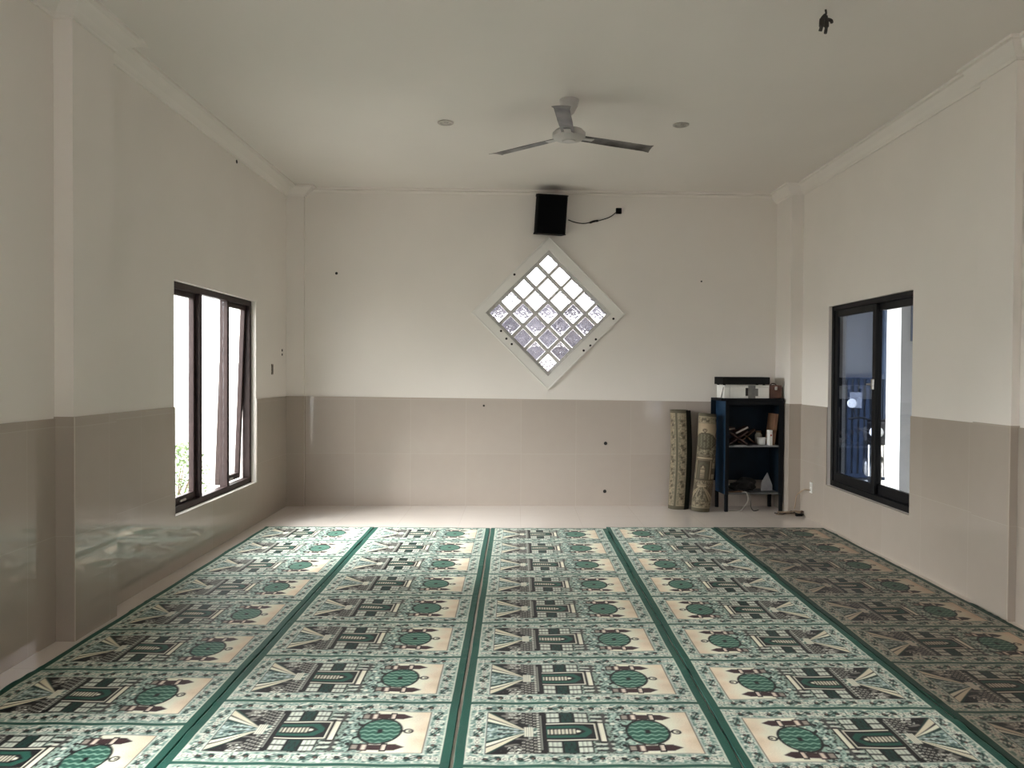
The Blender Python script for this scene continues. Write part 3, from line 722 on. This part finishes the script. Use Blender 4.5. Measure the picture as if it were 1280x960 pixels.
MB().tube(curve_pts([(.03,.06,.142),(.05,.06,.158),(.08,.06,.156),(.10,.06,.142)]), .006, 8).build('handle', M_woodd, o, True)
o = on_cab('wire_loop', 'thin dark bent wire standing at left end of cabinet top', 'wire', -.04, .05, h)
tag(o, 'thin dark bent wire standing at left end of cabinet top', 'wire')
MB().tube(curve_pts([(0,0,.002),(.012,0,.05),(.026,0,.10),(.028,.004,.12),(.018,.006,.05),(.012,.006,.004)]), .0028, 6).build('strand', M_wire_b, o, True)
# on the upper shelf
z1 = zs1+.001
def rehal(label, x, y, rz, m, L=.20, ang=37, wd=.13):
    o = on_cab('book_stand', label, 'book stand', x, y, z1, rz, 'folding book stands on the cabinet shelf')
    for s in (1, -1):
        A = T((0,0,L*.54*math.sin(math.radians(ang))+.008)) @ RY(math.radians(s*ang))
        mb = MB(); hw = wd/2; n = 5
        mb.prism([(-L*.5,-hw),(-L*.10,-hw),(-L*.04,-hw*.4),(L*.04,-hw*.4),(L*.12,-hw),(L*.46,-hw),(L*.54,-hw*.6),(L*.54,hw*.6),(L*.46,hw),(L*.12,hw),(L*.04,hw*.4),(-L*.04,hw*.4),(-L*.10,hw),(-L*.5,hw)], 2, -.006 if s > 0 else -.006, .006, M=A)
        mb.build('board', m, o)
    return o
rehal('crossed dark wooden book stand holding a pale book on upper shelf', .15, .085, .04, M_woodd, .25, 33)
rehal('crossed mid brown wooden book stand toward the middle of upper shelf', .315, .235, -.08, M_woodm, .22, 40, .10)
o = on_cab('book', 'pale-edged book leaning in the crossed wooden stand', 'book', .20, .03, zs1+.155, .05)
o.rotation_euler = (0, math.radians(-26), CA)
MB().box((-.075,0,0),(.075,.11,.004)).box((-.075,0,.022),(.075,.11,.026)).box((-.078,0,0),(-.074,.11,.026)).build('cover', M_woodd, o)
MB().box((-.073,.003,.004),(.072,.107,.022)).build('page_block', mat('page_edges', (.50,.47,.43,1), .8, noise=(60,.15)), o)
o = on_cab('book', 'dark red book lying flat across the left top of book stand', 'book', .085, .12, zs1+.158, .0)
o.rotation_euler = (0, math.radians(-8), CA)
MB().box((-.06,0,0),(.07,.12,.003)).box((-.06,0,.02),(.07,.12,.023)).box((-.062,0,0),(-.058,.12,.023)).build('cover', mat('dark_red_cover', (.10,.02,.016,1), .5, noise=(9,.2)), o)
MB().box((-.057,.003,.003),(.067,.117,.02)).build('page_block', mat('yellowed_pages', (.4,.34,.26,1), .8, noise=(60,.15)), o)
o = on_cab('book', 'tall tan book leaning against right side of cabinet upper shelf', 'book', .565, .06, z1, 0)
o.rotation_euler = (0, math.radians(7), CA)
MB().box((-.032,0,0),(-.029,.19,.34)).box((.0,0,0),(.003,.19,.34)).box((-.032,-.003,0),(.003,0,.34)).build('cover', mat('tan_book_cover', (.24,.125,.07,1), .6, noise=(9,.2)), o)
MB().box((-.029,.0,.003),(.0,.187,.337)).build('page_block', mat('cream_pages', (.4,.34,.27,1), .8, noise=(60,.15)), o)
o = on_cab('medicine_box', 'narrow upright white packet with red mark on upper shelf', 'box', .515, .03, z1, .1)
MB().box((-.018,0,0),(.018,.06,.165), bev=.002).build('packet', M_card, o); MB().box((-.008,-.002,.10),(.008,.001,.118)).build('printed_mark', mat('red_print', (.4,.04,.03,1), .6, noise=(20,.1)), o)
o = on_cab('plastic_tub', 'low white plastic tub beside the upright white packet', 'tub', .447, .125, z1)
MB().lathe([(.032,0),(.040,.004),(.046,.055),(.046,.06)], 24).build('tub', M_plastic, o, True); MB().lathe([(.049,.06),(.050,.074),(.044,.080),(0,.081)], 24).build('lid', M_plastic, o, True)
o = on_cab('glass_jar', 'pale jar standing behind the low white tub on shelf', 'jar', .462, .245, z1)
MB().lathe([(.036,0),(.038,.005),(.038,.10),(.026,.118),(.026,.125)], 20).build('jar', mat('pale_glaze', (.42,.40,.34,1), .25, noise=(8,.2)), o, True); MB().lathe([(.029,.125),(.029,.143),(0,.144)], 20).build('lid', M_woodm, o, True)
M_paper = mat('white_paper', (.62, .63, .64, 1), .8, noise=(10, .12))
def sheet(label, x, y, z, pts, rz=0, th=.0012, name='paper_sheet', m=None, M=None):
    o = MB().prism(pts, 2, 0, th).build(name, m or M_paper, None)
    o.matrix_world = (T(cp(x,y,z)) @ RZ(CA+rz)) @ (M or Matrix()); return tag(o, label, 'paper')
sheet('white paper sheet hanging over front edge of the upper shelf', .095, -.012, zs1+.0012, [(0,0),(.13,-.02),(.15,.09),(.02,.10)])
sheet('long white paper strip on right part of upper shelf front', .30, -.006, zs1+.0012, [(0,0),(.27,.0),(.27,.035),(.0,.03)])
# on the lower shelf
z0 = zs0+.019
def lump(name, m, pts, label, cat, kind_parts=None):
    pass
M_bag = mat('black_cloth_bag', (.014, .013, .013, 1), .85, noise=(12, .4), bump=(25, .6))
o = on_cab('cloth_bag', 'slumped black cloth bag on the lower cabinet shelf', 'bag', .275, .20, z0)
mb = MB(); bmesh.ops.create_icosphere(mb.bm, subdivisions=4, radius=1.)
for v in mb.bm.verts:
    p = v.co.copy(); n = .12*math.sin(p.x*5+1)+.10*math.sin(p.y*7+p.z*4)+.08*math.sin(p.x*11+p.z*9)
    q = p*(1+n); zz = max(q.z, -.55)
    v.co = Vector((q.x*.145, q.y*.085, (zz+.55)*.085*(1+.35*q.x*.6)))
mb.build('bag_body', M_bag, o, True)
MB().tube(curve_pts([(-.08,-.05,.07),(-.105,-.085,.04),(-.08,-.09,.009),(-.02,-.095,.008)]), .007, 8).build('strap', M_bag, o, True)
sheet('grey crumpled paper standing beside the black bag on lower shelf', .455, .15, z0, [(0,0),(.13,.0),(.135,.06),(.09,.20),(.06,.16),(.01,.085)], 0, .004, 'paper_wad', mat('grey_paper', (.36,.36,.38,1), .8, noise=(8,.3)), RX(math.radians(78)))
for k, (x, y, a, lab) in enumerate(((.05,.03,.03,'front thin wooden stick at left of lower cabinet shelf'),(.05,.055,.06,'rear thin wooden stick at left of lower cabinet shelf'))):
    o = MB().tube([(0,0,.006),(.17,0,.008)], [.006,.004], 8).build('wooden_stick', M_woodm, None, True); o.matrix_world = T(cp(x,y,z0)) @ RZ(CA+a); tag(o, lab, 'stick')
o = MB().tube(curve_pts([cp(.20,.03,z0+.006), cp(.235,-.004,z0+.004), cp(.245,-.03,z0-.06), cp(.225,-.03,.09), cp(.17,-.02,.02), cp(.13,.03,.006), cp(.05,.06,.006)]), .0045, 7).build('dangling_cable', M_wire_g, None, True)
tag(o, 'pale cable dangling from lower cabinet shelf to the floor', 'cable')
o = MB().tube(curve_pts([cp(.26,.03,z0+.006), cp(.272,-.006,z0+.002), cp(.275,-.02,.11), cp(.29,-.01,.04), cp(.33,.02,.006), cp(.40,.07,.006)]), .004, 7).build('dangling_cable', M_wire_b, None, True)
tag(o, 'dark cable dangling from lower cabinet shelf beside the pale one', 'cable')
# cables in the corner
o = MB().tube(curve_pts([(XR-TK-.014,7.95,.30),(XR-.06,8.0,.30),(3.0,8.12,.27),(2.975,8.215,.20),(2.965,8.225,.10),(2.955,8.225,.06)]), .006, 8).build('power_cord', M_wire_t, None, True)
tag(o, 'tan power cord looping from white socket down to the floor', 'cord')
t = thing('cable_tangle', 'tangle of brown cables on the floor at the right corner pillar', 'cables', (2.93, 8.19, 0))
r = random.Random(3)
for k, m in enumerate((M_wire_t, M_wire_b, M_wire_t, M_woodd, M_wire_t)):
    pts = [(-.18+.33*j/6+r.uniform(-.02,.02), -.02+r.uniform(-.055,.035), .006+.008*k+abs(r.uniform(0,.012))) for j in range(7)]
    pts = [(min(x, XR-TK-2.93-.015), y if x > -.03 else y, z) for x, y, z in pts]
    MB().tube(curve_pts(pts, 6), .006, 7).build('strand', m, t, True)
MB().box((.0,-.09,.0),(.07,-.055,.028), bev=.006).build('plug', M_blk, t)

# ------------------------------------------------------------------ rolled-up rugs against the back wall
def rolled_rug(label, x, y, z, turns, r0, r1, v0, lean, spin, length, m, vshift, band=None):
    """spiral sheet: axis up; the woven place runs bottom to top"""
    t = thing('rolled_rug', label, 'rug', (x, y, z), 0, 'rolled prayer rugs leaning beside the cabinet')
    t.rotation_euler = lean
    nth, nz = 260, 150
    th = np.linspace(0, 1, nth); zz = np.linspace(0, 1, nz)
    ang = spin + 2*PI*turns*(1-th)*-1; rad = r0 + (r1-r0)*th
    TH, ZZ = np.meshgrid(th, zz)
    A = np.broadcast_to(ang, TH.shape); Rr = np.broadcast_to(rad, TH.shape)*(1+.04*np.sin(ZZ*5+A*2))
    sag = .018*np.sin(ZZ*PI)
    V = np.stack([Rr*np.cos(A)*1.12+sag, Rr*np.sin(A), ZZ*length + .022*(1-TH)*0], -1)
    # colour: arc length from the outer end picks the row across the rug
    seg = np.concatenate([[0], np.cumsum(np.abs(np.diff(ang))*(rad[:-1]+rad[1:])/2)]); arc = seg[-1]-seg
    v = np.mod((arc+vshift)/CH, 1.); iu = np.clip((ZZ*(NX-1)).astype(int), 0, NX-1); iv = np.clip((np.broadcast_to(v, TH.shape)*NY).astype(int), 0, NY-1)
    C = CELL[iv, iu]*.55 + .45*np.array(lin(150, 142, 122)[:3])
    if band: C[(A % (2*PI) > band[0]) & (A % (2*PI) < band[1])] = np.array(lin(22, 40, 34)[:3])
    me = grid_mesh('rug_sheet', V, C, nth, nz, [m]); o = bpy.data.objects.new('rug_sheet', me); COL.objects.link(o); o.parent = t
    md = o.modifiers.new('thickness', 'SOLIDIFY'); md.thickness = .007; md.offset = 0
    return t
M_rug = carpet_mat('faded_tan_pile', (.50, .41, .30, 1), .4)
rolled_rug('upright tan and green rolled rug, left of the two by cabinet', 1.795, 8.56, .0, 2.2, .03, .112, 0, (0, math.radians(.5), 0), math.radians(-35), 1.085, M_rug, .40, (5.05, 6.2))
rolled_rug('tilted rolled rug with arch pattern, between cabinet and straighter roll', 1.99, 8.385, .003, 2.2, .03, .092, 0, (math.radians(-2), math.radians(4.2), 0), math.radians(-20), 1.055, M_rug, .14)

# ------------------------------------------------------------------ outside
M_ground = mat('pale_concrete', (.46, .45, .42, 1), .9, noise=(2, .2)); M_outwall = mat('white_outdoor_wall', (.78, .77, .74, 1), .8, noise=(1, .06))
M_leaf = mat('shrub_leaf', (.10, .17, .05, 1), .55, noise=(20, .4), **{'Subsurface Weight': 0.}); M_stem = mat('shrub_stem', (.14, .10, .06, 1), .8, noise=(20, .3))
struct(MB().box((-14,-12,-.28),(16,26,-.13)).build('ground', M_ground))
struct(MB().box((-6.6,-2,-.13),(-6.4,22,1.42)).build('boundary_wall', M_outwall))
def shrub(label, x, y, h, w, n, seed, lf=.05, m=None):
    r = random.Random(seed); t = thing('shrub', label, 'shrub', (x, y, -.13), 0, 'shrubs growing outside the room')
    mb = MB(); st = MB()
    for k in range(7):
        a = r.uniform(0, 6.28); e = Vector((math.cos(a)*w*.5*r.random(), math.sin(a)*w*.5*r.random(), h*r.uniform(.6,.95)))
        st.tube([Vector((0,0,0)), e*.5+Vector((0,0,.04)), e], [.012,.008,.004], 6)
    st.build('stem', M_stem, t)
    for k in range(n):
        a, q = r.uniform(0, 6.28), r.random()**.5
        z = h*r.uniform(.12, 1.); ww = w*.5*(math.sin(PI*min(.98, .15+.8*z/h))**.6)
        p = Vector((math.cos(a)*q*ww, math.sin(a)*q*ww, z)); M = T(p) @ Euler((r.uniform(-1.2,1.2), r.uniform(-1.2,1.2), r.uniform(0,6.28))).to_matrix().to_4x4()
        l = lf*r.uniform(.6, 1.3)
        mb.add([M @ Vector(c) for c in ((0,0,0),(l*.28,l*.4,l*.06),(0,l,0),(-l*.28,l*.4,l*.06))], [(0,1,2,3)])
    mb.build('foliage', m or M_leaf, t)
shrub('leafy green shrub outside the left window, near its lower left', -3.75, 8.55, .80, .75, 900, 1)
shrub('low green shrub outside left window, seen through far light', -4.35, 12.4, .55, .8, 600, 2)
struct(MB().box((-4.5,11.6,-.13),(3.2,11.75,1.60)).build('yard_wall', M_outwall))
struct(MB().box((-4.5,14.0,-.13),(3.2,14.2,2.72)).build('far_wall', mat('lavender_grey_wall', (.085, .083, .095, 1), .9, spec=.1, noise=(1.2, .25))))
M_dry = mat('grey_green_leaf', (.012, .011, .014, 1), .9, spec=.05, noise=(20, .4))
for k, (x, hh) in enumerate(((-1.35,2.75),(-.2,2.95),(.95,2.85),(2.1,2.75))):
    shrub(('bushy shrub behind glass blocks, leftmost in yard','tall bushy shrub behind left half of the glass blocks','tall bushy shrub behind right half of the glass blocks','bushy shrub behind glass blocks, rightmost in yard')[k], x, 12.9+.1*k, hh-.1, 1.02, 800, 10+k, .10, M_dry)
# right: roofed side passage with a gate, a motorbike and a pale pillar
M_pw = mat('blue_grey_plaster', (.10, .108, .12, 1), .8, noise=(1.5, .2)); M_gate = mat('blue_gate_steel', (.022, .035, .065, 1), .6, spec=.2, noise=(6, .3))
struct(MB().box((3.22,-2.6,2.9),(5.75,12.2,3.02)).build('passage_roof', M_pw))
struct(MB().box((3.22,12.0,-.13),(5.86,12.15,2.9)).build('passage_end_wall', M_pw))
struct(MB().box((6.2,-2.6,-.13),(6.4,9.9,3.3)).build('neighbour_wall', M_pw))  # unseen wall, put in to screen skylight from the passage
struct(MB().box((6.3,13.5,-.13),(9.0,13.7,3.4)).build('bright_far_wall', M_outwall))
struct(MB().box((5.60,11.86,-.13),(5.86,12.0,2.9)).build('passage_post', M_gate))
g = thing('steel_gate', 'blue steel gate of vertical bars seen through the right window', 'gate', (4.1, 11.85, -.13))
mb = MB()
for k in range(16): mb.box((.02+.093*k,0,.08),(.075+.093*k,.02,1.56))
mb.build('bar_panel', M_gate, g); MB().box((0,-.012,.04),(1.54,.032,.10)).box((0,-.012,1.54),(1.54,.032,1.62)).box((-.05,-.012,0),(.0,.032,1.62)).box((1.54,-.012,0),(1.60,.032,1.62)).build('gate_frame', M_gate, g)
MB().box((.98,-.016,1.10),(1.16,-.002,1.34), bev=.003).build('notice_plate', mat('grey_plate', (.22,.24,.29,1), .6, noise=(9,.2)), g)
p = struct(MB().box((4.515,9.15,-.13),(4.86,9.5,2.9)).build('passage_pillar', mat('pale_grey_plaster', (.52,.53,.56,1), .8, noise=(2,.12))))
wn = thing('window_shutter', 'blue grey shuttered window high outside the right window', 'shutter', (4.60, 9.1, 1.88))
MB().box((.02,0,0),(.34,.04,.95), bev=.004).build('shutter_frame', M_gate, wn)
mb = MB()
for k in range(12): mb.box((.05,-.012,.05+.073*k),(.31,.004,.10+.073*k))
mb.build('louvre_panel', M_pw, wn)
# motorbike, rear three-quarter, under the roof
bk = thing('motorbike', 'black motorbike parked outside, seen through the right sliding window', 'motorbike', (4.885, 10.6, -.13), math.radians(-112))
M_tyre = mat('tyre_rubber', (.012, .012, .012, 1), .85, noise=(40, .3)); M_body = mat('black_fairing', (.012, .012, .014, 1), .25, noise=(6, .2)); M_seat = mat('seat_vinyl', (.02, .02, .022, 1), .6, noise=(30, .3)); M_lampw = mat('pale_lamp_lens', (.75, .76, .78, 1), .15, noise=(9, .1))
for xw in (-.62, .62):
    wh = MB()
    pr = [(.255+.045*math.cos(a), .045*math.sin(a)) for a in [2*PI*k/12 for k in range(13)]]
    wh.lathe(pr, 32, M=T((xw,0,.30)) @ RX(PI/2), close=False); wo = wh.build('wheel', M_tyre, bk, True)
    hb = MB().lathe([(.0,.04),(.05,.04),(.05,-.04),(0,-.04)], 16, M=T((xw,0,.30)) @ RX(PI/2))
    for k in range(6): hb.tube([(xw,0,.30),(xw+.225*math.cos(k*PI/3),0,.30+.225*math.sin(k*PI/3))], .011, 6)
    hb.build('hub_and_spokes', M_chrome, wo, True)
MB().prism([(-.60,.62),(-.20,.50),(.15,.42),(.38,.50),(.45,.80),(.36,.86),(.15,.62),(-.15,.70),(-.62,.78)], 1, -.10, .10).build('body_fairing', M_body, bk)
MB().prism([(-.62,.78),(-.15,.72),(.10,.66),(.12,.72),(-.10,.82),(-.60,.86)], 1, -.12, .12).build('seat', M_seat, bk)
MB().box((-.22,-.13,.24),(.22,.13,.46), bev=.05, seg=3).build('engine', M_chrome, bk)
MB().prism([(.38,.88),(.52,.70),(.56,.78),(.50,.98),(.40,1.02)], 1, -.11, .11).build('head_cowl', M_body, bk)
MB().lathe([(0,.03),(.06,.02),(.085,-.01),(.085,-.03),(0,-.03)], 20, M=T((.55,0,.86)) @ RY(PI/2)).build('headlight', M_lampw, bk, True)
for s in (-1, 1): MB().tube([(.62,s*.08,.30),(.50,s*.08,.62),(.42,s*.07,.95)], .022, 8).build('fork_tube', M_chrome, bk, True)
MB().tube(curve_pts([(.34,-.33,1.02),(.40,-.18,1.04),(.43,0,1.0),(.40,.18,1.04),(.34,.33,1.02)]), .014, 8).build('handlebar', M_edge, bk, True)
for s in (-1, 1):
    m_ = MB().tube([(.38,s*.24,1.03),(.40,s*.28,1.20)], .007, 6).build('mirror_stalk', M_edge, bk, True)
    MB().lathe([(0,.012),(.055,.008),(.062,0),(.055,-.012),(0,-.016)], 18, M=T((.41,s*.29,1.23)) @ RY(PI/2)).build('mirror', M_lampw, m_, True)
MB().prism([(-.66,.62),(-.78,.40),(-.75,.38),(-.58,.58)], 1, -.06, .06).build('rear_mudguard', M_lampw, bk)
MB().box((-.70,-.07,.66),(-.62,.07,.74), bev=.015).build('tail_lamp', mat('red_lens', (.3,.02,.02,1), .2, noise=(9,.1)), bk)

# ------------------------------------------------------------------ light: overcast sky, through the openings
W = bpy.data.worlds.new('overcast'); S.world = W; W.use_nodes = True
bg = W.node_tree.nodes['Background']; bg.inputs[0].default_value = (1, .955, .955, 1); bg.inputs[1].default_value = 1.0
sun = bpy.data.lights.new('hazy_sun', 'SUN'); sun.energy = 2.0; sun.angle = math.radians(54); sun.color = (1, .955, .965)
so_ = bpy.data.objects.new('hazy_sun', sun); COL.objects.link(so_)
so_.rotation_euler = Vector((math.cos(math.radians(28)), .24, -math.sin(math.radians(28)))).to_track_quat('-Z', 'Y').to_euler()
def portal(name, loc, rot, sx, sy):
    l = bpy.data.lights.new(name, 'AREA'); l.shape = 'RECTANGLE'; l.size = sx; l.size_y = sy; l.cycles.is_portal = True
    o = bpy.data.objects.new(name, l); COL.objects.link(o); o.location = loc; o.rotation_euler = rot
for hh in HL: portal('daylight_portal', (XL-.19, (hh[0]+hh[1])/2, (hh[2]+hh[3])/2), (0, -PI/2, 0), hh[3]-hh[2], hh[1]-hh[0])
for hh in HR: portal('daylight_portal', (XR+.19, (hh[0]+hh[1])/2, (hh[2]+hh[3])/2), (0, PI/2, 0), hh[3]-hh[2], hh[1]-hh[0])

portal('daylight_portal', (.25, YF-.2, 2.65), (PI/2, 0, PI), 2.5, .6)  # sky through the added front opening

# ------------------------------------------------------------------ camera
F = 970.
cam = bpy.data.cameras.new('camera'); cam.sensor_width = 36; cam.sensor_fit = 'HORIZONTAL'; cam.lens = 36*F/1280; cam.clip_start = .05
co = bpy.data.objects.new('camera', cam); COL.objects.link(co); S.camera = co
R = RZ(math.atan(5.5/F)) @ RX(PI/2-math.atan(16/F)) @ RZ(.006)
co.matrix_world = T((0,0,1.5)) @ R

S.view_settings.view_transform = 'Standard'; S.view_settings.look = 'None'; S.view_settings.gamma = 1; S.view_settings.use_curve_mapping = False
S.view_settings.exposure = 3.6
S.cycles.use_denoising = True
S.cycles.max_bounces = 14; S.cycles.diffuse_bounces = 8; S.cycles.glossy_bounces = 5; S.cycles.transmission_bounces = 8; S.cycles.transparent_max_bounces = 16
S.cycles.caustics_reflective = False; S.cycles.caustics_refractive = False
